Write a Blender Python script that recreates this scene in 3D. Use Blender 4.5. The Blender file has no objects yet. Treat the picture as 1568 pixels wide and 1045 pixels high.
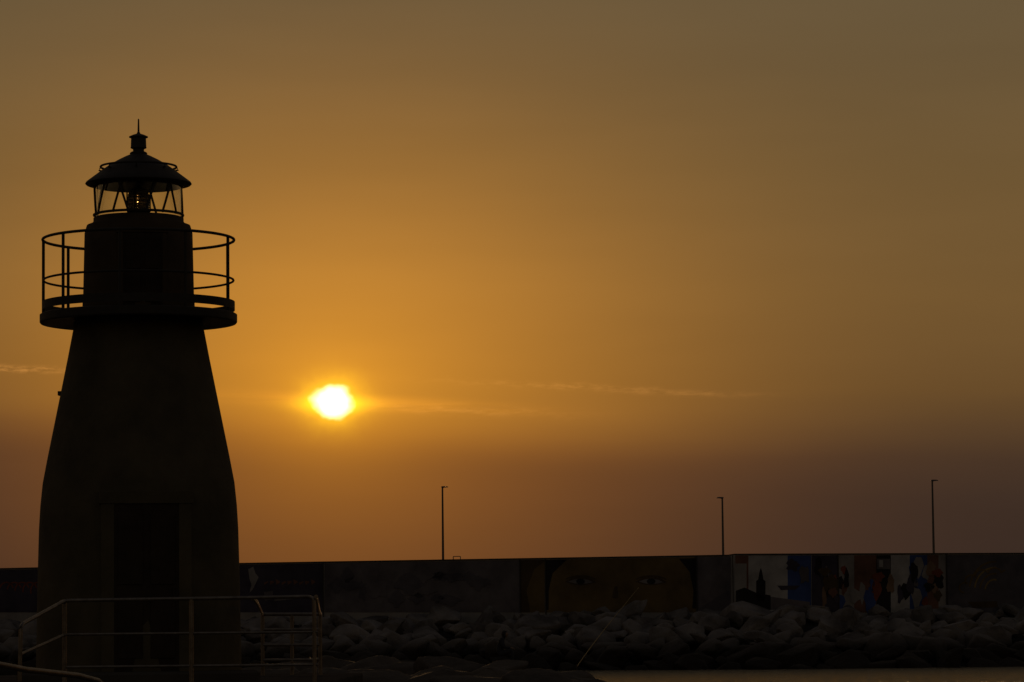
import bpy, bmesh, math, random
import numpy as np
from mathutils import Vector, Matrix, noise
random.seed(7); rng=np.random.RandomState(11)
scene=bpy.context.scene
scene.view_settings.view_transform='Standard'
try: scene.view_settings.look='None'
except: pass
scene.view_settings.exposure=0

# ---------------------------------------------------------------- camera
F=5300.0; EYE=1.3
PITCH=math.atan(467.5/F); ROLL=math.radians(0.6)
cam_d=bpy.data.cameras.new("camera"); cam=bpy.data.objects.new("camera",cam_d)
scene.collection.objects.link(cam); scene.camera=cam
cam_d.sensor_width=36; cam_d.lens=36*F/1568; cam_d.clip_start=0.5; cam_d.clip_end=60000
R=Matrix.Rotation(math.pi/2+PITCH,3,'X')@Matrix.Rotation(-ROLL,3,'Z')
cam.matrix_world=Matrix.Translation((0,0,EYE))@R.to_4x4()
def ray(px,py):
    return (R@Vector(((px-784)/F,(522.5-py)/F,-1))).normalized()
def P(px,py,D):            # survey: bearing+elevation at distance D -> world metres
    d=ray(px,py); return Vector((0,0,EYE))+d*(D/d.y)

# ---------------------------------------------------------------- materials
def s2l(c):
    return tuple((v/255/12.92 if v/255<=0.04045 else ((v/255+0.055)/1.055)**2.4) for v in c)
def mat(name,col,rough=0.7,scale=3.0,var=0.35,metal=0.0,bump=0.2,bdist=0.02,col2=None,detail=5,spec=0.5):
    m=bpy.data.materials.new(name); m.use_nodes=True; nt=m.node_tree; b=nt.nodes['Principled BSDF']
    tc=nt.nodes.new('ShaderNodeTexCoord'); n=nt.nodes.new('ShaderNodeTexNoise')
    n.inputs['Scale'].default_value=scale; n.inputs['Detail'].default_value=detail; n.inputs['Roughness'].default_value=0.6
    nt.links.new(tc.outputs['Object'],n.inputs['Vector'])
    r=nt.nodes.new('ShaderNodeValToRGB'); r.color_ramp.elements[0].position=0.3; r.color_ramp.elements[1].position=0.7
    c2=col2 or tuple(v*(1-var) for v in col)
    r.color_ramp.elements[0].color=(*c2,1); r.color_ramp.elements[1].color=(*[min(1,v*(1+var*0.5)) for v in col],1)
    nt.links.new(n.outputs['Fac'],r.inputs['Fac']); nt.links.new(r.outputs['Color'],b.inputs['Base Color'])
    b.inputs['Roughness'].default_value=rough; b.inputs['Metallic'].default_value=metal
    b.inputs['Specular IOR Level'].default_value=spec
    if bump>0:
        n2=nt.nodes.new('ShaderNodeTexNoise'); n2.inputs['Scale'].default_value=scale*4; n2.inputs['Detail'].default_value=5
        nt.links.new(tc.outputs['Object'],n2.inputs['Vector'])
        bp=nt.nodes.new('ShaderNodeBump'); bp.inputs['Strength'].default_value=bump; bp.inputs['Distance'].default_value=bdist
        nt.links.new(n2.outputs['Fac'],bp.inputs['Height']); nt.links.new(bp.outputs['Normal'],b.inputs['Normal'])
    return m
M_tower=mat("tower_paint",(0.082,0.066,0.038),0.85,1.3,0.35,spec=.15,bump=.5,bdist=.03)
M_drum=mat("drum_paint",(0.062,0.041,0.024),0.85,1.6,0.35,spec=.15)
M_dark=mat("dark_iron",(0.028,0.022,0.016),0.7,5,0.3,spec=.3)
M_door=mat("door_paint",(0.034,0.023,0.015),0.8,4,0.3,spec=.15)
M_steel=mat("weathered_steel",(0.17,0.14,0.11),0.42,8,0.4,metal=0.7)
M_conc=mat("concrete",(0.22,0.20,0.18),0.9,0.8,0.3)
M_quay=mat("quay_concrete",(0.07,0.06,0.05),1.0,0.7,0.35,spec=.0,bump=.6,bdist=.03)
M_pole=mat("lamp_pole_metal",(0.10,0.09,0.08),0.6,3,0.2,metal=0.4)

# ---------------------------------------------------------------- mesh helpers
def new_empty(name,loc=(0,0,0)):
    e=bpy.data.objects.new(name,None); e.empty_display_size=0.3; e.location=loc; scene.collection.objects.link(e); return e
def mk(name,verts,faces,m,parent=None,smooth=True,angle=35):
    me=bpy.data.meshes.new(name); me.from_pydata([tuple(v) for v in verts],[],faces); me.update()
    o=bpy.data.objects.new(name,me); scene.collection.objects.link(o)
    if m: me.materials.append(m)
    if smooth:
        for p in me.polygons: p.use_smooth=True
        me.set_sharp_from_angle(angle=math.radians(angle))
    if parent:
        o.parent=parent; o.matrix_parent_inverse=Matrix.Translation(-parent.location)
    return o
def lathe_vf(profile,cx,cy,seg=72):
    V=[];Fc=[]
    n=len(profile)
    for i in range(seg):
        a=2*math.pi*i/seg
        for r,z in profile: V.append((cx+r*math.cos(a),cy+r*math.sin(a),z))
    for i in range(seg):
        j=(i+1)%seg
        for k in range(n-1):
            Fc.append((i*n+k,j*n+k,j*n+k+1,i*n+k+1))
    return V,Fc
def lathe(name,profile,c,m,parent=None,seg=72,angle=35):
    V,Fc=lathe_vf(profile,c[0],c[1],seg); return mk(name,V,Fc,m,parent,True,angle)
class Geo:
    def __init__(s): s.V=[];s.F=[]
    def add(s,V,Fc):
        o=len(s.V); s.V+= [tuple(v) for v in V]; s.F+=[tuple(i+o for i in f) for f in Fc]
    def tube(s,pts,r,seg=10,closed=False,r2=None):
        pts=[Vector(p) for p in pts]; n=len(pts); V=[];Fc=[]
        for i,p in enumerate(pts):
            if closed: t=pts[(i+1)%n]-pts[i-1]
            else: t=pts[min(i+1,n-1)]-pts[max(i-1,0)]
            t.normalize(); up=Vector((0,0,1)) if abs(t.z)<0.95 else Vector((0,1,0))
            a=t.cross(up).normalized(); b=t.cross(a).normalized()
            rr=r if r2 is None else r+(r2-r)*i/(n-1)
            for k in range(seg):
                w=2*math.pi*k/seg; V.append(p+a*(rr*math.cos(w))+b*(rr*math.sin(w)))
        m=n if closed else n-1
        for i in range(m):
            j=(i+1)%n
            for k in range(seg):
                l=(k+1)%seg; Fc.append((i*seg+k,i*seg+l,j*seg+l,j*seg+k))
        if not closed:
            Fc.append(tuple(range(seg))); Fc.append(tuple((n-1)*seg+k for k in reversed(range(seg))))
        s.add(V,Fc)
    def box(s,c,size,rotz=0):
        c=Vector(c); x,y,z=[v/2 for v in size]; Rm=Matrix.Rotation(rotz,3,'Z')
        V=[c+Rm@Vector((a*x,b*y,d*z)) for a in(-1,1) for b in(-1,1) for d in(-1,1)]
        s.add(V,[(0,1,3,2),(4,6,7,5),(0,4,5,1),(2,3,7,6),(0,2,6,4),(1,5,7,3)])
    def obj(s,name,m,parent=None,smooth=True,bevel=0,angle=35):
        o=mk(name,s.V,s.F,m,parent,smooth,angle)
        if bevel:
            b=o.modifiers.new("bevel",'BEVEL'); b.width=bevel; b.segments=2; b.limit_method='ANGLE'
        return o

# ================================================================ LIGHTHOUSE
D=56.0; ax=P(212.5,600,D); CX,CY=ax.x,ax.y; S=D/F*1.004
def Z(py): return P(213,py,D).z
QZ=0.80
LH=new_empty("lighthouse",(CX,CY,QZ))
body=[(0.0,QZ-0.05),(156*S,QZ-0.05),(155*S,QZ+.3),(152.5*S,Z(870)),(151*S,Z(810)),(149*S,Z(775)),(145.5*S,Z(740)),(138*S,Z(700)),(130*S,Z(660)),(118*S,Z(600)),(108*S,Z(550)),(99.5*S,Z(505)),(99*S,Z(494))]
lathe("tower_body",body,(CX,CY),M_tower,LH,96,50)
lathe("plinth",[(0,QZ-.02),(1.95,QZ-.02),(1.95,QZ+.12),(1.9,QZ+.16),(1.6,QZ+.17)],(CX,CY),M_quay,LH)
lathe("gallery_slab",[(98*S,Z(488)-.02),(120*S,Z(492)),(149*S,Z(496)),(150.5*S,Z(494)),(150.5*S,Z(483)),(148*S,Z(481.5)),(80*S,Z(480))],(CX,CY),M_dark,LH,96)
lathe("gallery_kickplate",[(146*S,Z(476)),(147*S,Z(476)),(147*S,Z(463)),(146*S,Z(463)),(146*S,Z(476))],(CX,CY),M_dark,LH,96)
lathe("service_drum",[(86*S,Z(482)),(85.5*S,Z(465)),(84.5*S,Z(450)),(82.5*S,Z(358)),(80*S,Z(349)),(79*S,Z(346)),(71*S,Z(343)),(69*S,Z(340)),(69*S,Z(335)),(66*S,Z(333.5)),(0,Z(333.5))],(CX,CY),M_drum,LH,96)
g=Geo()
def ringpts(r,z,n=72,a0=0,a1=2*math.pi):
    return [(CX+r*math.cos(a0+(a1-a0)*i/n),CY+r*math.sin(a0+(a1-a0)*i/n),z) for i in range(n)]
g.tube(ringpts(146*S,Z(368)),0.024,8,True)
g.tube(ringpts(145*S,Z(430)),0.019,8,True)
for i in range(9):
    a=math.radians(25+40*i); x=CX+145*S*math.cos(a); y=CY+145*S*math.sin(a)
    g.tube([(x,y,Z(482)),(x,y,Z(368))],0.025,8)
g.obj("gallery_railing",M_dark,LH)
# lantern: inclined astragals
rL=68*S; zb,zt=Z(332),Z(283)
g=Geo()
g.tube(ringpts(rL,Z(330)),0.022,8,True); g.tube(ringpts(rL,Z(284)),0.03,8,True)
def strut(px0,px1,side):      # foot and head offsets across the drum, near (-1) or far (+1) half
    a0=math.acos(max(-.999,min(.999,px0/68)))*side; a1=math.acos(max(-.999,min(.999,px1/68)))*side; pts=[]
    for k in range(7):
        t=k/6; a=a0+(a1-a0)*t; pts.append((CX+rL*math.cos(a),CY+rL*math.sin(a),zb+(zt-zb)*t))
    g.tube(pts,0.019,6)
for p0,p1,sd_ in ((-58,-45,-1),(-33,-18,-1),(-8,-24,-1),(17,33,-1),(42,54,-1),(61,52,-1),(-66,-60,1),(-20,-4,1),(10,-4,1),(66,63,1),(-62,-66,-1),(24,10,1)):
    strut(p0,p1,sd_)
g.obj("lantern_glazing_bars",M_dark,LH)
mg=bpy.data.materials.new("lantern_glass"); mg.use_nodes=True; nt=mg.node_tree; nt.nodes.clear()
o_=nt.nodes.new('ShaderNodeOutputMaterial'); mx=nt.nodes.new('ShaderNodeMixShader'); tr=nt.nodes.new('ShaderNodeBsdfTransparent'); gl=nt.nodes.new('ShaderNodeBsdfGlossy')
lw=nt.nodes.new('ShaderNodeLayerWeight'); lw.inputs['Blend'].default_value=0.18
tr.inputs['Color'].default_value=(0.93,0.94,0.9,1); gl.inputs['Roughness'].default_value=0.05; gl.inputs['Color'].default_value=(.8,.8,.8,1)
nt.links.new(lw.outputs['Facing'],mx.inputs[0]) ; nt.links.new(tr.outputs[0],mx.inputs[1]); nt.links.new(gl.outputs[0],mx.inputs[2]); nt.links.new(mx.outputs[0],o_.inputs[0])
lathe("lantern_glass_pane",[(rL-.03,Z(332)),(rL-.03,Z(283))],(CX,CY),mg,LH,96)
ml=mat("lens_glass",(0.16,0.13,0.09),0.12,6,0.2,bump=0); ml.node_tree.nodes['Principled BSDF'].inputs['Transmission Weight'].default_value=0.75
lp=[]
for k in range(17):
    t=k/16; r=(14+3.0*math.sin(math.pi*t)+(1.2 if k%2 else 0))*S; lp.append((r,Z(324)+(Z(293)-Z(324))*t))
lathe("fresnel_lens",[(0,Z(324))]+lp+[(0,Z(293))],(CX,CY),ml,LH,40,20)
g=Geo()
g.add(*lathe_vf([(0,Z(334)),(14*S,Z(334)),(14*S,Z(326)),(18*S,Z(325)),(18*S,Z(323)),(0,Z(323))],CX,CY,32))
g.add(*lathe_vf([(0,Z(294)),(18*S,Z(294)),(16*S,Z(291)),(5*S,Z(289)),(4*S,Z(280))],CX,CY,32))
for k in range(6):
    a=k*math.pi/3+.3; g.tube([(CX+18*S*math.cos(a),CY+18*S*math.sin(a),Z(324)),(CX+18*S*math.cos(a),CY+18*S*math.sin(a),Z(293))],0.012,6)
g.obj("lens_pedestal",M_dark,LH)
roof=[(66*S,Z(286)),(72*S,Z(284)),(80*S,Z(283.5)),(81.5*S,Z(282)),(80*S,Z(279.5)),(70*S,Z(272)),(58*S,Z(263)),(44*S,Z(253)),(30*S,Z(245)),(19*S,Z(239.5)),(13*S,Z(237)),(13.5*S,Z(235)),(12*S,Z(233.5)),(8.5*S,Z(232)),(8.5*S,Z(229)),(12.5*S,Z(227)),(12*S,Z(225.5)),(11.5*S,Z(212)),(14.5*S,Z(211)),(14.5*S,Z(209.5)),(9*S,Z(207)),(3*S,Z(205)),(1.6*S,Z(202)),(1.1*S,Z(183)),(0,Z(182))]
lathe("lantern_roof",roof,(CX,CY),M_dark,LH,72)
lathe("lantern_ceiling",[(0,Z(281)),(67*S,Z(284.5))],(CX,CY),M_dark,LH)
g=Geo(); rr=58*S; g.tube(ringpts(rr,Z(256)),0.018,6,True)
for k in range(8):
    a=k*math.pi/4+.05; c,s_=math.cos(a),math.sin(a)
    g.tube([(CX+(rr-.10)*c,CY+(rr-.10)*s_,Z(258)),(CX+(rr-.07)*c,CY+(rr-.07)*s_,Z(263)),(CX+(rr+.03)*c,CY+(rr+.03)*s_,Z(261)),(CX+rr*c,CY+rr*s_,Z(256))],0.016,6)
g.obj("roof_handrail",M_dark,LH)
def door(prefix,ang,r,w,z0,z1,fw,dep):
    n=Vector((math.sin(ang),-math.cos(ang),0)); t=Vector((math.cos(ang),math.sin(ang),0))
    c=Vector((CX,CY,0))+n*(r-0.15)
    f=Geo(); d=0.30+dep
    for sx in(-1,1):
        p=c+t*(sx*(w/2-fw/2)); f.box((p.x,p.y,(z0+z1)/2),(fw,d,z1-z0),ang)
    f.box((c.x,c.y,z1+fw/2-.0),(w+.06,d+.03,fw),ang)
    f.obj(prefix+"_frame",M_tower if w>1 else M_drum,LH,False,0.01)
    f=Geo(); iw=w-2*fw
    p=c+n*(0.07); f.box((p.x,p.y,(z0+z1)/2),(iw,0.2,z1-z0-.01),ang)
    for (u,za,zb2) in ((-.25,.08,.45),(.25,.08,.45),(-.25,.52,.94),(.25,.52,.94)):
        q=p+t*(u*iw)+n*0.105; f.box((q.x,q.y,z0+(z1-z0)*(za+zb2)/2),(iw*.38,0.03,(z1-z0)*(zb2-za)),ang)
    q=p+t*(.42*iw)+n*.13; f.box((q.x,q.y,z0+(z1-z0)*.47),(.03,.06,.16),ang)
    f.obj(prefix,M_door,LH,False,0.006)
door("entrance_door",math.asin(27/150),152*S,133*S,QZ+.16,Z(778),0.2,0.06)
door("gallery_door",math.asin(15/83),83*S,72*S,Z(480),Z(366),0.07,0.04)
g=Geo(); g.box((CX-118.5*S,CY-.05,Z(602)),(0.09,0.14,0.07)); g.box((CX-116*S,CY-.05,Z(606)),(0.06,0.04,0.12))
g.obj("wall_bracket",M_dark,LH,False,0.008)

# ================================================================ QUAY
def prism(name,poly,z0,z1,m,bev=0.04):
    n=len(poly); V=[(x,y,z0) for x,y in poly]+[(x,y,z1) for x,y in poly]
    Fc=[tuple(reversed(range(n))),tuple(range(n,2*n))]+[(i,(i+1)%n,n+(i+1)%n,n+i) for i in range(n)]
    o=mk(name,V,Fc,m,None,False); b=o.modifiers.new("bevel",'BEVEL'); b.width=bev; b.segments=2; return o
xe=P(494,1000,50).x
prism("quay",[(-45,24),(-8,24),(xe-.2,40),(xe,46),(xe-.3,70),(-12,74),(-45,74)],-3,QZ,M_quay)

# ================================================================ GUARD RAILING on the quay
GR=new_empty("guard_railing",tuple(P(293,1000,47)))
g=Geo()
def rail(pts,r): g.tube(pts,r,10)
def corner(pts,rad=0.08,n=5):
    out=[Vector(pts[0])]
    for a,b,c in zip(pts[:-2],pts[1:-1],pts[2:]):
        a,b,c=Vector(a),Vector(b),Vector(c)
        p=b+(a-b).normalized()*rad; q=b+(c-b).normalized()*rad
        for i in range(n+1):
            t=i/n; out.append(p*(1-t)**2+b*2*t*(1-t)+q*t*t)
    out.append(Vector(pts[-1])); return out
DF=47
top=[P(30,1044,45.5),P(32,957,45.5),P(99,920,DF),P(293,917,DF),P(386,915.5,DF),P(481,913.5,DF),P(487,1045,DF)]
top[-1].z=QZ; top[-1].x=top[-2].x
rail(corner(top,.10),0.026)
rail(corner([P(30,1003,45.5),P(99,972,DF),P(293,970,DF),P(487,968,DF)],.05),0.019)
rail([P(99,1022,DF),P(293,1020,DF),P(487,1018,DF)],0.019)
for px in(99,293,):
    p=P(px,918,DF); rail([(p.x,p.y,QZ-.02),(p.x,p.y,p.z)],0.03)
    g.box((p.x,p.y,QZ+.01),(.14,.14,.02))
DB=66
for y,r in((941,.036),(964.5,.034),(988,.034),(1011,.034)):
    a=P(402,y,DB); b=P(490,y-.3,DB)
    rail([a,b],r)
    if y<950:
        rail(corner([P(386,916,DF),P(392,921,51),a,a+Vector((.1,0,0))],.05),r*.8)
        rail([b,P(484,914,DF)],r*.8)
for px in(402,447,490):
    p=P(px,941,DB); rail([(p.x,p.y,QZ-.02),(p.x,p.y,p.z)],.034)
g.obj("rails",M_steel,GR)
g=Geo(); HR=new_empty("stair_handrail",tuple(P(60,1045,34)))
hp=[P(-60,1010,33),P(0,1018,33.5),P(40,1026,34),P(85,1031,34.6),P(120,1035,35),P(150,1043,35.3),P(165,1060,35.4),P(170,1090,35.5)]
g.tube(hp,.03,12)
hp=[p-Vector((0,0,.3)) for p in hp]; g.tube(hp,.022,12)
g.obj("handrail",M_steel,HR)

# ================================================================ SEA
mw=bpy.data.materials.new("sea_water"); mw.use_nodes=True; nt=mw.node_tree; b=nt.nodes['Principled BSDF']
b.inputs['Base Color'].default_value=(0.02,0.022,0.024,1); b.inputs['Roughness'].default_value=0.12; b.inputs['IOR'].default_value=1.33
tc=nt.nodes.new('ShaderNodeTexCoord')
def wn(sx,sy,sc,dt):
    mp=nt.nodes.new('ShaderNodeMapping'); mp.inputs['Scale'].default_value=(sx,sy,1); n=nt.nodes.new('ShaderNodeTexNoise')
    n.inputs['Scale'].default_value=sc; n.inputs['Detail'].default_value=dt; nt.links.new(tc.outputs['Object'],mp.inputs[0]); nt.links.new(mp.outputs[0],n.inputs['Vector']); return n.outputs['Fac']
ad=nt.nodes.new('ShaderNodeMath'); ad.operation='ADD'
nt.links.new(wn(1.6,.35,1.6,4),ad.inputs[0]); nt.links.new(wn(.9,.12,1,3),ad.inputs[1])
bp=nt.nodes.new('ShaderNodeBump'); bp.inputs['Strength'].default_value=1.0; bp.inputs['Distance'].default_value=1.0
nt.links.new(ad.outputs[0],bp.inputs['Height']); nt.links.new(bp.outputs['Normal'],b.inputs['Normal'])
mk("sea",[(-20000,-3000,0),(20000,-3000,0),(20000,40000,0),(-20000,40000,0)],[(0,1,2,3)],mw,None,False)

# ================================================================ BREAKWATER WALL + MURALS
WT=6.35
prof=[(-400,0),(0,872),(367,864),(1115,851.5),(1125,850),(1568,848.5),(2000,848)]
def wall_pt_top(px,py):
    d=ray(px,py); return Vector((0,0,EYE))+d*((WT-EYE)/d.z)
tops=[wall_pt_top(px,py) for px,py in prof[1:-1]]
wl=[(-75,tops[0].y+6)]+[(t.x,t.y) for t in tops]+[(75,tops[-1].y+4)]
def wallY(x):
    for (x0,y0),(x1,y1) in zip(wl[:-1],wl[1:]):
        if x<=x1: return y0+(y1-y0)*(x-x0)/(x1-x0)
    return wl[-1][1]
def W(px,py,off=0.015):
    d=ray(px,py); Y=200
    for _ in range(8): Y=wallY(d.x/d.y*Y)
    p=Vector((0,0,EYE))+d*(Y/d.y); p.y-=off; return p
BW=new_empty("breakwater_wall",(0,200,3.5))
ZB=2.6; TH=0.5
V=[];Fc=[]
for x,y in wl:
    V+= [(x,y,ZB),(x,y,WT),(x,y+TH,WT),(x,y+TH,ZB)]
for i in range(len(wl)-1):
    a=i*4;b_=a+4
    for k in range(4):
        l=(k+1)%4; Fc.append((a+k,b_+k,b_+l,a+l))
Fc+=[(0,1,2,3),(len(V)-4,len(V)-1,len(V)-2,len(V)-3)]
mk("wall",V,Fc,M_conc,BW,False)
mats={}
def paint(col,nm):
    if nm not in mats: mats[nm]=mat("mural_"+nm,col,0.95,0.7,0.4,bump=0.0,spec=.1)
    return mats[nm]
Cm=dict(gray=(.15,.135,.13),slate=(.12,.105,.11),slate2=(.09,.080,.088),navy=(.055,.046,.062),blue=(.045,.07,.19),white=(.32,.30,.285),ochre=(.20,.14,.05),brown=(.072,.048,.026),black=(.022,.019,.018),red=(.17,.05,.03),rust=(.15,.075,.05),dkochre=(.125,.085,.034),pale=(.22,.20,.185),skin=(.19,.12,.075))
def poly(pts,c,nm="mural_patch",lay=1):
    off=0.012*lay
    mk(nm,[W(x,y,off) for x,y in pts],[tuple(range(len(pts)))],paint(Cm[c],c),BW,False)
def rect(x0,x1,y0,y1,c,nm="mural_panel",lay=1):
    n=max(1,int((x1-x0)/60)); 
    for i in range(n):
        a=x0+(x1-x0)*i/n; b_=x0+(x1-x0)*(i+1)/n; poly([(a,y1),(b_,y1),(b_,y0(b_) if callable(y0) else y0),(a,y0(a) if callable(y0) else y0)],c,nm,lay)
def topy(x):
    for (x0,y0),(x1,y1) in zip(prof[1:-1],prof[2:]):
        if x<=x1: return y0+(y1-y0)*(x-x0)/(x1-x0)+1.2
    return 850
def ell(cx,cy,rx,ry,c,nm,lay,n=20,a0=0,a1=2*math.pi):
    poly([(cx+rx*math.cos(a0+(a1-a0)*i/n),cy+ry*math.sin(a0+(a1-a0)*i/n)) for i in range(n)],c,nm,lay)
def arc(cx,cy,rx,ry,w,c,a0,a1,lay,nm="mural_arc",n=16):
    o=[];i_=[]
    for i in range(n+1):
        a=math.radians(a0+(a1-a0)*i/n); o.append((cx+rx*math.cos(a),cy-ry*math.sin(a))); i_.append((cx+(rx-w)*math.cos(a),cy-(ry-w)*math.sin(a)))
    V=[W(x,y,.012*lay) for x,y in o+i_]; m_=n+1
    mk(nm,V,[(k,k+1,m_+k+1,m_+k) for k in range(n)],paint(Cm[c],c),BW,False)
BT=938
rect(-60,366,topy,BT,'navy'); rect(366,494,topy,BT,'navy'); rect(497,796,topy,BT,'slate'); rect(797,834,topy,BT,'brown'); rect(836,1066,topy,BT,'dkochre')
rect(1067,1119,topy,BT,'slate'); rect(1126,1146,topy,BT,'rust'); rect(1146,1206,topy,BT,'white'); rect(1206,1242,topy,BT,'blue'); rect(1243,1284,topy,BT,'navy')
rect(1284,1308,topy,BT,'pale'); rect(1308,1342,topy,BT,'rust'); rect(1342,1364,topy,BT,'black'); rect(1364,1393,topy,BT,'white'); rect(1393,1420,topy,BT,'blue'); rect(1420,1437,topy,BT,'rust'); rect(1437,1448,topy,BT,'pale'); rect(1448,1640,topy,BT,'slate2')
for i in range(5): arc(10+i*12,905,12,14,2.2,'red',20,160+10*i,2)
poly([(380,872),(388,868),(391,878),(396,884),(392,893),(387,903),(382,908),(385,896),(382,886)],'pale',"mural_bird",2)
for i in range(9): poly([(404+i*9,893-i%3*3),(410+i*9,890),(411+i*9,892),(405+i*9,896)],'rust',"mural_scribble",2)
poly([(404,907),(418,905),(418,918),(406,920)],'slate',"mural_patch",2); poly([(420,918),(470,912),(470,915),(420,921)],'gray',"mural_line",2)
def blob(cx,cy,rx,ry,c,lay,nm="mural_shape",n=14,j=.3):
    ph=random.uniform(0,9)
    poly([(cx+rx*math.cos(6.283*i/n)*(1+j*math.sin(i*2.1+ph)),max(topy(cx)+3,cy+ry*math.sin(6.283*i/n)*(1+j*math.cos(i*1.7+ph)))) for i in range(n)],c,nm,lay)
for i in range(22):
    blob(random.uniform(515,780),random.uniform(880,920),random.uniform(6,22),random.uniform(5,15),random.choice(['slate2','slate2','slate']),2+i%3)
poly([(812,BT),(806,905),(818,872),(834,860),(834,BT)],'dkochre',"mural_cheek",2)
poly([(836,858),(868,857),(846,878),(840,905),(840,934),(836,934)],'black',"mural_hair",2)
poly([(1040,856),(1066,855),(1066,932),(1060,932),(1062,905),(1056,876)],'black',"mural_hair",2)
for ex in(889,997):
    poly([(ex-24,891),(ex-14,885),(ex,882.5),(ex+14,885),(ex+24,892),(ex+12,895),(ex-2,896.5),(ex-14,895)],'brown',"mural_eyelid",2)
    poly([(ex-19,891),(ex-10,887.5),(ex,886.5),(ex+11,888),(ex+19,892),(ex+9,894),(ex-8,894)],'gray',"mural_eye",3)
    ell(ex,890.5,6.5,4.2,'black',"mural_iris",4)
    arc(ex,895,29,14,1.8,'brown',35,145,3,"mural_brow")
poly([(941,898),(945,898),(947,915),(942,917),(937,915)],'brown',"mural_nose",2)
rect(1067,1119,lambda x:905,934,'slate2',"mural_sea",2)
poly([(1158,920),(1158,890),(1161,888),(1163,876),(1165,870),(1167,876),(1169,888),(1172,890),(1172,920)],'black',"mural_tower",2)
poly([(1127,905),(1140,900),(1158,908),(1180,912),(1180,934),(1127,934)],'black',"mural_skyline",2)
poly([(1190,897),(1225,897),(1218,903),(1196,904)],'navy',"mural_boat",2)
poly([(1180,914),(1240,922),(1240,934),(1180,934)],'slate',"mural_wave",2)
blob(1214,866,10,9,'navy',2); blob(1232,880,8,14,'slate2',3)
ch=['black','navy','rust','red','slate','blue','pale','skin','black','brown','blue']
for i in range(50):
    x=random.uniform(1246,1438)
    if 1366<x<1390 and random.random()<.6: continue
    blob(x,random.uniform(866,924),random.uniform(3,9),random.uniform(6,18),random.choice(ch),2+i%4,j=.25,n=11)
poly([(1343,856),(1363,856),(1363,872),(1343,872)],'slate',"mural_window",7); poly([(1346,858),(1352,858),(1352,869),(1346,869)],'white',"mural_window",8)
for k,(r) in enumerate((40,32,24,16)):
    arc(1523,905,r,r*1.15,2.5,'dkochre' if k%2==0 else 'ochre',8,172,2)
for k in range(7):
    a=math.radians(15+25*k); cx=1523+46*math.cos(a); cy=908-30*math.sin(a); arc(cx,cy,11,9,2.2,'dkochre',math.degrees(a)-90,math.degrees(a)+90,3)
poly([(1482,922),(1564,920),(1556,930),(1490,931)],'brown',"mural_leaf",2)
g=Geo()
for px in (494.8,796,835,1066,1122,1283,1449):
    a=W(px,topy(px),.02); g.box((a.x,a.y-.03,(WT+3)/2),(.06,.05,WT-3.02))
g.obj("panel_joints",M_dark,BW,False)
V=[];Fc=[]
for x,y in wl: V+=[(x,y-.05,WT+.003),(x,y-.05,WT+.07),(x,y+TH+.05,WT+.07),(x,y+TH+.05,WT+.003)]
for i in range(len(wl)-1):
    a=i*4;b_=a+4
    for k in range(4): l=(k+1)%4; Fc.append((a+k,b_+k,b_+l,a+l))
mk("coping",V,Fc,M_quay,BW,False)
g=Geo(); a=W(694,858,-.2); a.z=WT+.07; g.tube(corner([a,a+Vector((0,0,.17)),a+Vector((.42,0,.17)),a+Vector((.42,0,0))],.03),.025,6); g.obj("ladder_hoop",M_pole,BW)
V=[];Fc=[]
cross=[(-19,-1.2),(-3,2.0),(0.02,2.7),(9,3.1),(22,-1)]
xs=[w[0] for w in wl]
for x in xs:
    for dy,z in cross: V.append((x,wallY(x)+dy+(0.01 if dy>0 else 0),z))
n=len(cross)
for i in range(len(xs)-1):
    for k in range(n-1): Fc.append((i*n+k,(i+1)*n+k,(i+1)*n+k+1,i*n+k+1))
M_core=mat("rubble_core",(0.04,0.035,0.03),0.95,1,0.4,spec=0)
mk("breakwater_ground",V,Fc,M_core,None,False)

# ================================================================ ROCKS
def ico(sub):
    bm=bmesh.new(); bmesh.ops.create_icosphere(bm,subdivisions=sub,radius=1); v=np.array([tuple(x.co) for x in bm.verts]); f=np.array([[w.index for w in q.verts] for q in bm.faces]); bm.free(); return v,f
iv,if_=ico(3)
def rockshape():
    k=rng.randint(13,20); p=rng.normal(size=(k,3)); p/=np.linalg.norm(p,axis=1)[:,None]; p*=rng.uniform(.82,1.08,k)[:,None]
    bm=bmesh.new()
    for q in p: bm.verts.new(q)
    r=bmesh.ops.convex_hull(bm,input=bm.verts)
    bmesh.ops.delete(bm,geom=[e for e in bm.verts if not e.link_faces],context='VERTS')
    bmesh.ops.dissolve_limit(bm,angle_limit=math.radians(14),verts=bm.verts,edges=bm.edges)
    bmesh.ops.bevel(bm,geom=list(bm.edges)+list(bm.verts),offset=.10,segments=3,profile=.55,affect='EDGES',clamp_overlap=True)
    bmesh.ops.triangulate(bm,faces=bm.faces)
    bmesh.ops.subdivide_edges(bm,edges=[e for e in bm.edges if e.calc_length()>.35],cuts=2,use_grid_fill=True)
    bmesh.ops.triangulate(bm,faces=bm.faces)
    off=Vector((rng.uniform(0,90),0,0))
    for v in bm.verts:
        v.co*=1+.10*noise.fractal(v.co*1.9+off,1,2,3)
    bm.normal_update(); bm.verts.index_update()
    V=np.array([tuple(v.co) for v in bm.verts]); Fq=np.array([[w.index for w in f.verts] for f in bm.faces]); bm.free(); return V,Fq
lib=[rockshape() for _ in range(22)]
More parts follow.
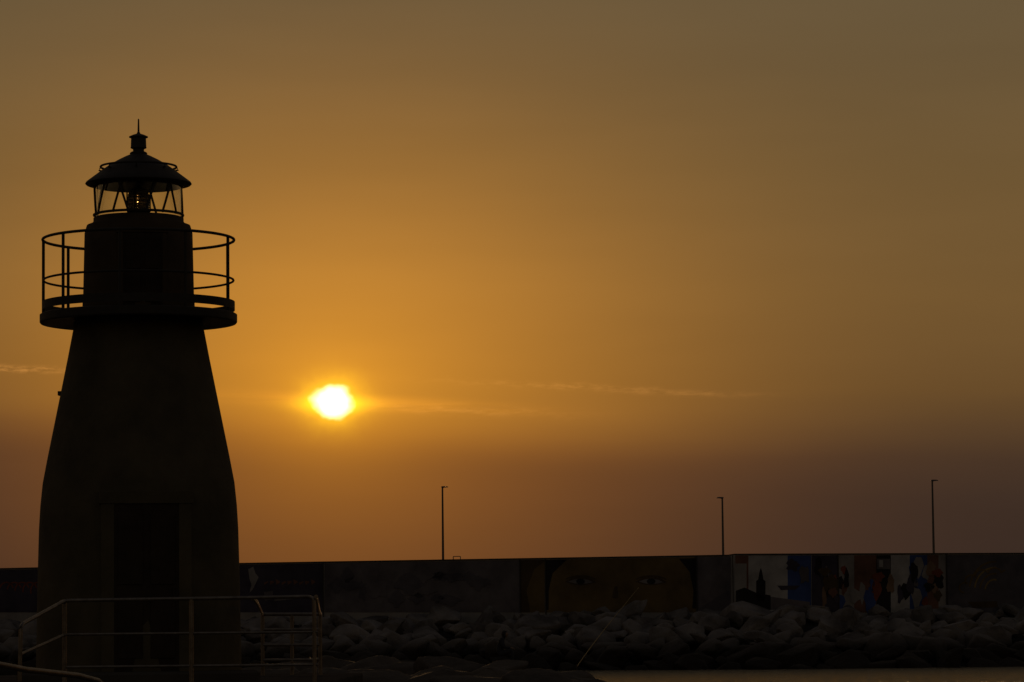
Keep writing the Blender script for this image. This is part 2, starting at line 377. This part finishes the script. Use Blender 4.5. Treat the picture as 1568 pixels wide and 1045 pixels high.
def rocks(name,items,m,tl=.25):
    Vs=[];Fs=[];o=0
    for (x,y,z,sx,sy,sz) in items:
        sv,sf=lib[rng.randint(len(lib))]
        a=rng.uniform(0,6.28); tilt=rng.normal(0,tl); ca,sa=math.cos(a),math.sin(a); ct,st=math.cos(tilt),math.sin(tilt)
        Rz=np.array([[ca,-sa,0],[sa,ca,0],[0,0,1]]); Ry=np.array([[ct,0,st],[0,1,0],[-st,0,ct]])
        s=(sv@Rz.T)*np.array([sx,sy,sz])
        Vs.append(s@Ry.T+np.array([x,y,z])); Fs.append(sf+o); o+=len(sv)
    V=np.concatenate(Vs); Fa=np.concatenate(Fs)
    me=bpy.data.meshes.new(name); me.vertices.add(len(V)); me.vertices.foreach_set('co',V.ravel()); me.loops.add(Fa.size); me.loops.foreach_set('vertex_index',Fa.ravel().astype(np.int32))
    me.polygons.add(len(Fa)); me.polygons.foreach_set('loop_start',np.arange(0,Fa.size,3,dtype=np.int32)); me.polygons.foreach_set('use_smooth',np.ones(len(Fa),dtype=bool))
    me.update(calc_edges=True); me.validate(); me.materials.append(m); me.set_sharp_from_angle(angle=math.radians(38))
    ob=bpy.data.objects.new(name,me); scene.collection.objects.link(ob); return ob
mr=bpy.data.materials.new("limestone_boulder"); mr.use_nodes=True; nt=mr.node_tree; b=nt.nodes['Principled BSDF']
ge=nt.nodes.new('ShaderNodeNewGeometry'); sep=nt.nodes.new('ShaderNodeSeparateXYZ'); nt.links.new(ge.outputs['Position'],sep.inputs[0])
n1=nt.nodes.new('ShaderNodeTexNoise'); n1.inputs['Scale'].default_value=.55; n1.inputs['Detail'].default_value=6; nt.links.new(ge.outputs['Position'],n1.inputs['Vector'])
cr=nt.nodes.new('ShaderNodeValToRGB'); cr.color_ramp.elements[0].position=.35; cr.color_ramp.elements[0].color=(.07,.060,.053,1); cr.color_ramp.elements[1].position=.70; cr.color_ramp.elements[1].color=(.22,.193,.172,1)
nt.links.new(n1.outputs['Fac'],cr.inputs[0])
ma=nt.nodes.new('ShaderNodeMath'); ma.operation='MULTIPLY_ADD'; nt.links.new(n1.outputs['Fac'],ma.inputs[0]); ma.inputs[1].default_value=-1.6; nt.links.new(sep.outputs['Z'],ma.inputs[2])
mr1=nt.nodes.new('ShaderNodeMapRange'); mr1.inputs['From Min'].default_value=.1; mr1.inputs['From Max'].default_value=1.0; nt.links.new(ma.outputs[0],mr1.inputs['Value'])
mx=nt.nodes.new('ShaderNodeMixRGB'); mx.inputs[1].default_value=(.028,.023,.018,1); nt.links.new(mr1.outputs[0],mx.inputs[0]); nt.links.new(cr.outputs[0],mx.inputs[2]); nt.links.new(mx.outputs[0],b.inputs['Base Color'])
b.inputs['Roughness'].default_value=.95; b.inputs['Specular IOR Level'].default_value=.1
n2=nt.nodes.new('ShaderNodeTexNoise'); n2.inputs['Scale'].default_value=2.2; n2.inputs['Detail'].default_value=6; nt.links.new(ge.outputs['Position'],n2.inputs['Vector'])
bp=nt.nodes.new('ShaderNodeBump'); bp.inputs['Strength'].default_value=.8; bp.inputs['Distance'].default_value=.25; nt.links.new(n2.outputs['Fac'],bp.inputs['Height']); nt.links.new(bp.outputs[0],b.inputs['Normal'])
items=[]
rows=9
for r in range(rows):
    t=r/(rows-1); x=-60+random.random()*2
    while x<60:
        s=random.uniform(.5,1.15)*(1+.12*t)
        if random.random()<.08: s*=1.3
        dep=1.3+ t*17+ (0 if x<4 else t*max(0,(x-4))*0.25)
        y=wallY(x)-dep+random.uniform(-.8,.8); z=2.95*(1-t)**.9-.15+random.uniform(-.3,.3)
        items.append((x,y,z,s*random.uniform(.95,1.35),s,s*random.uniform(.55,.95)))
        x+=s*random.uniform(1.3,1.9)
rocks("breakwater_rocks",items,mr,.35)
M_sr=mat("shore_rock",(0.085,0.070,0.057),0.95,.8,0.4,bump=.8,bdist=.12,spec=.1)
items=[]
for px,py,dd,s in ((500,1010,120,1.5),(545,1009,118,1.5),(600,1012,117,1.7),(655,1009,119,1.6),(705,1011,116,1.5),(745,1019,114,1.3),(772,1017,118,1.1),(810,1020,116,1.4),(850,1025,115,1.2),(885,1033,114,1.1),(905,1040,113,.8),
    (470,1010,120,1.5),(430,1012,122,1.6),(520,1025,108,1.4),(590,1030,107,1.6),(660,1028,107,1.5),(730,1034,106,1.5),(800,1037,107,1.4),(850,1042,106,1.2)):
    p=P(px,py,dd); zz=s*.55; items.append((p.x,p.y+s*.2,p.z-zz*.78,s*1.25,s,zz))
for i in range(60):
    items.append((random.uniform(-12,1.6),random.uniform(104,128),random.uniform(-.4,.1),1.4,1.3,.7))
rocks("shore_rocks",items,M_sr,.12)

# ================================================================ STREET LAMPS
def lamp(px,ytop,side,ybase=852):
    Y=wallY(W(px,900).x)+3.0
    pt=P(px,ytop,Y); e=new_empty("street_lamp",(pt.x,Y,3.1)); g=Geo(); x=pt.x
    g.tube([(x,Y,2.7),(x,Y,3.9)],.10,12); g.tube([(x,Y,3.9),(x,Y,pt.z)],.085,12,r2=.05)
    g.box((x,Y,2.95),(.36,.36,.05)); g.obj("pole",M_pole,e)
    g=Geo(); s=side
    g.tube([(x-.02*s,Y,pt.z-.02),(x+.12*s,Y,pt.z+.03),(x+.2*s,Y,pt.z+.03)],.03,8)
    V=[];
    L=.42
    for (u,h,w) in((.0,.03,.05),(.08,.055,.09),(.3,.05,.12),(L,.02,.07)):
        for (yy,zz) in((-w,-.02),(-w*.6,h),(w*.6,h),(w,-.02)): V.append((x+s*(-.08+u),Y+yy,pt.z+.03+zz))
    Fc=[(i*4+k,(i+1)*4+k,(i+1)*4+(k+1)%4,i*4+(k+1)%4) for i in range(3) for k in range(4)]+[(0,1,2,3),(15,14,13,12)]
    g.add(V,Fc); g.obj("lamp_head",M_pole,e)
lamp(677.5,747,1); lamp(1106,763.5,-1); lamp(1427.5,737,1)

# ================================================================ FISHERMAN + ROD
M_cl=mat("dark_clothes",(0.02,0.02,0.024),.9,12,.3); M_sk=mat("skin",(0.2,0.12,0.08),.6,12,.15,bump=0); M_hair=mat("dark_hair",(.015,.012,.01),.8,30,.3)
FD=118; fp=P(766,1006,FD)
FM=new_empty("fisherman",tuple(fp))
def skin(name,verts,edges,rad,m,root=0,sub=2):
    me=bpy.data.meshes.new(name); me.from_pydata([tuple(fp+Vector(v)) for v in verts],edges,[]); me.update(); o=bpy.data.objects.new(name,me); scene.collection.objects.link(o)
    sk=o.modifiers.new("skin",'SKIN')
    lay=me.skin_vertices[0].data
    for i,r in enumerate(rad): lay[i].radius=(r,r) if not isinstance(r,tuple) else r; lay[i].use_root=(i==root)
    sb=o.modifiers.new("sub",'SUBSURF'); sb.levels=sub; sb.render_levels=sub; sk.use_smooth_shade=True
    me.materials.append(m); o.parent=FM; o.matrix_parent_inverse=Matrix.Translation(-fp); return o
v=[(0,0,.13),(-.04,0,.3),(.02,0,.46),(.10,0,.60),(.14,0,.67)]
rd=[.17,.16,.17,.08,.055]; ed=[(0,1),(1,2),(2,3),(3,4)]
for s in(-1,1):
    b0=len(v); v+=[(.05,.18*s,.54),(.14,.22*s,.32),(.35,.10*s,.30)]; rd+=[.08,.06,.04]; ed+=[(2,b0),(b0,b0+1),(b0+1,b0+2)]
    b0=len(v); v+=[(.03,.10*s,.11),(.40,.15*s,.22),(.40,.14*s,-.16),(.54,.15*s,-.21)]; rd+=[.11,.08,.055,.045]; ed+=[(0,b0),(b0,b0+1),(b0+1,b0+2),(b0+2,b0+3)]
skin("body",v,ed,rd,M_cl)
for s in(-1,1):
    v=[(.35,.10*s,.30),(.42,.08*s,.29)]; rd=[.028,.03]; ed=[(0,1)]
    for k,l in enumerate((.055,.065,.06,.045)):
        b0=len(v); yy=.08*s+(k-1.5)*.018; v+=[(.45,yy,.285),(.45+l*.6,yy,.262),(.45+l*.55,yy,.235)]; rd+=[.009,.0085,.008]; ed+=[(1,b0),(b0,b0+1),(b0+1,b0+2)]
    b0=len(v); v+=[(.40,.08*s-.04,.285),(.43,.08*s-.05,.265)]; rd+=[.01,.009]; ed+=[(1,b0),(b0,b0+1)]
    skin("hand",v,ed,rd,M_sk,sub=1)
HO=Vector((.17,0,.76))
bm=bmesh.new(); bmesh.ops.create_icosphere(bm,subdivisions=4,radius=1)
for q in bm.verts:
    x,y,z=q.co; w=1-.25*max(0,-z); nx=x*.098*w; 
    nose=math.exp(-((y/.16)**2+((z+.1)/.2)**2))*(x>0)*.028; brow=math.exp(-((z-.15)/.1)**2)*(x>0)*.004; chin=math.exp(-((z+.75)/.2)**2+-(y/.4)**2)*(x>0)*.018
    sock=sum(math.exp(-(((y-e)/.16)**2+((z-.02)/.12)**2)) for e in(-.36,.36))*(x>0)*.012; mouth=math.exp(-((y/.3)**2+((z+.45)/.05)**2))*(x>0)*.006
    q.co=(nx+nose+brow+chin-sock-mouth,y*.076*w,z*.118)
hd=[tuple(fp+HO+q.co) for q in bm.verts]; hf=[tuple(x.index for x in f.verts) for f in bm.faces]; bm.free()
mk("head",hd,hf,M_sk,FM)
c0=fp+HO; hv=[]
for q in iv:
    p=Vector(q); p=Vector((p.x*.112-.014,p.y*.092,p.z*.128+.006)); 
    if q[0]>.35 and q[2]<.45: p=Vector((p.x*.75,p.y*.8,p.z*.85))
    hv.append(c0+p)
mk("hair",hv,[tuple(int(a) for a in f) for f in if_],M_hair,FM)
for s in(-1,1):
    g=Geo(); g.add([c0+Vector((.0+q[0]*.02,.078*s+q[1]*.01,-.01+q[2]*.032)) for q in iv],[tuple(int(a) for a in f) for f in if_]); g.obj("ear",M_sk,FM)
RD=new_empty("fishing_rod",tuple(P(885,1018,FD)))
g=Geo(); a=P(883,1022,FD); b_=P(915,975,FD); c_=P(948,937,FD); d_=P(978,900,FD)
pts=[]
for i in range(25):
    t=i/24; pts.append(a*(1-t)**3+b_*3*t*(1-t)**2+c_*3*t*t*(1-t)+d_*t**3)
g.tube(pts,.018,8,r2=.006); g.obj("rod_blank",mat("rod_varnish",(.34,.24,.11),.3,5,.1,metal=.5,bump=0),RD)
g=Geo(); q=pts[3]; g.tube([q+Vector((-.03,0,-.06)),q+Vector((.05,0,-.09))],.05,12); g.tube([a+Vector((0,0,-.5)),a+Vector((0,0,.1))],.025,8); g.obj("reel_and_stand",M_dark,RD)

# ================================================================ WORLD
sd=ray(510,615); SAZ=math.atan2(sd.x,sd.y); SEL=math.asin(sd.z)
w=bpy.data.worlds.new("World"); scene.world=w; w.use_nodes=True; nt=w.node_tree; nt.nodes.clear()
L=nt.links
def val(x,sock):
    if isinstance(x,(int,float)): sock.default_value=x
    else: L.new(x,sock)
def m(op,a,b=None,c=None,clamp=False):
    n=nt.nodes.new('ShaderNodeMath'); n.operation=op; n.use_clamp=clamp
    val(a,n.inputs[0]); 
    if b is not None: val(b,n.inputs[1])
    if c is not None: val(c,n.inputs[2])
    return n.outputs[0]
def sstep(x,a,b,lo=0,hi=1):
    n=nt.nodes.new('ShaderNodeMapRange'); n.interpolation_type='SMOOTHSTEP'; val(x,n.inputs['Value']); n.inputs['From Min'].default_value=a; n.inputs['From Max'].default_value=b; n.inputs['To Min'].default_value=lo; n.inputs['To Max'].default_value=hi; return n.outputs[0]
def gauss(x,s): q=m('DIVIDE',x,s); return m('EXPONENT',m('MULTIPLY',m('MULTIPLY',q,q),-1))
def colmul(f,col):
    n=nt.nodes.new('ShaderNodeVectorMath'); n.operation='SCALE'; n.inputs[0].default_value=col; val(f,n.inputs['Scale']); return n.outputs[0]
def vadd(a,b):
    n=nt.nodes.new('ShaderNodeVectorMath'); n.operation='ADD'; L.new(a,n.inputs[0]); L.new(b,n.inputs[1]); return n.outputs[0]
tc=nt.nodes.new('ShaderNodeTexCoord'); sp=nt.nodes.new('ShaderNodeSeparateXYZ'); L.new(tc.outputs['Generated'],sp.inputs[0])
X,Y,Zz=sp.outputs
az=m('MULTIPLY',m('ARCTAN2',X,Y),180/math.pi); el=m('MULTIPLY',m('ARCSINE',Zz),180/math.pi)
da=m('SUBTRACT',az,math.degrees(SAZ)); de=m('SUBTRACT',el,math.degrees(SEL))
def nz(sa,se,scale,detail,off=0,rough=.55):
    cb=nt.nodes.new('ShaderNodeCombineXYZ'); L.new(m('MULTIPLY',az,sa),cb.inputs[0]); L.new(m('MULTIPLY',el,se),cb.inputs[1]); cb.inputs[2].default_value=off
    n=nt.nodes.new('ShaderNodeTexNoise'); n.inputs['Scale'].default_value=scale; n.inputs['Detail'].default_value=detail; n.inputs['Roughness'].default_value=rough; L.new(cb.outputs[0],n.inputs['Vector']); return n.outputs['Fac']
nA=nz(.12,.9,1,3,1.3)
elp=m('ADD',el,m('ADD',m('MULTIPLY',m('SUBTRACT',nA,.5),.35),m('MULTIPLY',m('MAXIMUM',m('SUBTRACT',az,0),-9),.035)))
t=m('DIVIDE',elp,14,clamp=True)
rp=nt.nodes.new('ShaderNodeValToRGB'); L.new(t,rp.inputs[0]); cr=rp.color_ramp
stops=[(0,(49,37,31)),(1.5,(56,42,35)),(2.6,(60,45,36)),(3.2,(68,50,37)),(3.8,(86,63,40)),(4.4,(101,74,42)),(5.9,(113,85,48)),(8,(110,86,52)),(10.5,(103,85,58)),(14,(95,82,62))]
while len(cr.elements)<len(stops): cr.elements.new(.5)
for e,(p,c) in zip(cr.elements,stops): e.position=p/14
for e,(p,c) in zip(cr.elements,stops): e.color=(*s2l(c),1)
base=rp.outputs[0]
r1=m('SQRT',m('ADD',m('POWER',m('MULTIPLY',da,.75),2),m('POWER',de,2)))
band=sstep(elp,2.8,4.0,.50,1.0)
G1=m('MULTIPLY',m('MULTIPLY',gauss(r1,4.2),.40),band)
gr=nt.nodes.new('ShaderNodeMix'); gr.data_type='RGBA'; L.new(band,gr.inputs[0]); gr.inputs[6].default_value=(1,.24,.0,1); gr.inputs[7].default_value=(1,.365,.006,1)
n=nt.nodes.new('ShaderNodeVectorMath'); n.operation='SCALE'; L.new(gr.outputs[2],n.inputs[0]); L.new(G1,n.inputs['Scale']); col=vadd(base,n.outputs[0])
nS=nz(3.0,3.0,1,2,21.)
rs=m('SQRT',m('ADD',m('POWER',m('MULTIPLY',da,.82),2),m('POWER',de,2)))
rn=m('ADD',rs,m('MULTIPLY',m('SUBTRACT',nS,.5),.18))
col=vadd(col,colmul(m('MULTIPLY',m('EXPONENT',m('DIVIDE',rs,-.80)),.42),(1,.40,.0)))
col=vadd(col,colmul(m('MULTIPLY',gauss(rn,.34),1.0),(1,.62,.0)))
col=vadd(col,colmul(m('MULTIPLY',m('MULTIPLY',gauss(da,.55),gauss(m('ADD',de,.05),.12)),.85),(1,.58,.0)))
disc=sstep(rn,.10,.33,1,0)
col=vadd(col,colmul(m('MULTIPLY',disc,2.6),(1,.93,.62)))
sl=m('ADD',de,m('MULTIPLY',da,.055)); nB=nz(.5,6,1,3,4.0)
col=vadd(col,colmul(m('MULTIPLY',m('MULTIPLY',m('MULTIPLY',gauss(sl,.11),gauss(m('SUBTRACT',da,.5),2.1)),sstep(nB,.2,.6)),.22),(1,.36,.02)))
def wisp(a0,e0,slope,thick,wid,amp,off):
    s_=m('SUBTRACT',m('SUBTRACT',el,e0),m('MULTIPLY',m('SUBTRACT',az,a0),slope))
    nn=nz(1.2,0.5,1,3,off); s2=m('ADD',s_,m('MULTIPLY',m('SUBTRACT',nn,.5),.16)); f=sstep(nz(3,14,1,4,off+3,.7),.38,.66)
    return colmul(m('MULTIPLY',m('MULTIPLY',m('MULTIPLY',gauss(s2,thick),gauss(m('SUBTRACT',az,a0),wid)),f),amp),(1,.42,.1))
def AE(px,py): d=ray(px,py); return math.degrees(math.atan2(d.x,d.y)),math.degrees(math.asin(d.z))
for (px,py,slope,th,wd,am,of) in ((900,594,-.06,.05,2.0,.10,1.),(1050,602,-.03,.05,1.0,.06,5.),(20,567,-.03,.05,1.1,.24,2.),(700,628,-.05,.08,1.6,.07,12.)):
    a0,e0=AE(px,py); col=vadd(col,wisp(a0,e0,slope,th,wd,am,of))
nC=nz(.10,.55,1,3,8.); mod=sstep(nC,.2,.8,.95,1.05)
n=nt.nodes.new('ShaderNodeVectorMath'); n.operation='SCALE'; L.new(col,n.inputs[0]); L.new(mod,n.inputs['Scale']); front=n.outputs[0]
sky=nt.nodes.new('ShaderNodeTexSky'); sky.sky_type='NISHITA'; sky.sun_disc=False; sky.sun_elevation=SEL; sky.sun_rotation=SAZ; sky.dust_density=3; sky.air_density=1.5
n=nt.nodes.new('ShaderNodeVectorMath'); n.operation='MULTIPLY'; L.new(sky.outputs[0],n.inputs[0]); n.inputs[1].default_value=(.066,.052,.054); back=n.outputs[0]
dot=nt.nodes.new('ShaderNodeVectorMath'); dot.operation='DOT_PRODUCT'; nv=nt.nodes.new('ShaderNodeVectorMath'); nv.operation='NORMALIZE'; L.new(tc.outputs['Generated'],nv.inputs[0]); L.new(nv.outputs[0],dot.inputs[0]); dot.inputs[1].default_value=tuple(sd)
wf=sstep(dot.outputs['Value'],math.cos(math.radians(55)),math.cos(math.radians(20)))
mixn=nt.nodes.new('ShaderNodeMix'); mixn.data_type='RGBA'; L.new(wf,mixn.inputs[0]); L.new(back,mixn.inputs[6]); L.new(front,mixn.inputs[7])
bg=nt.nodes.new('ShaderNodeBackground'); L.new(mixn.outputs[2],bg.inputs[0]); bg.inputs[1].default_value=1.0
ow=nt.nodes.new('ShaderNodeOutputWorld'); L.new(bg.outputs[0],ow.inputs[0])
sl_=bpy.data.lights.new("sun",'SUN'); sl_.energy=0.5; sl_.angle=math.radians(.5); sl_.color=(1,.55,.22)
so=bpy.data.objects.new("sun",sl_); scene.collection.objects.link(so); so.rotation_euler=(-Vector(sd)).to_track_quat('-Z','Y').to_euler(); so.location=(0,0,60)
print("SUN",math.degrees(SAZ),math.degrees(SEL))
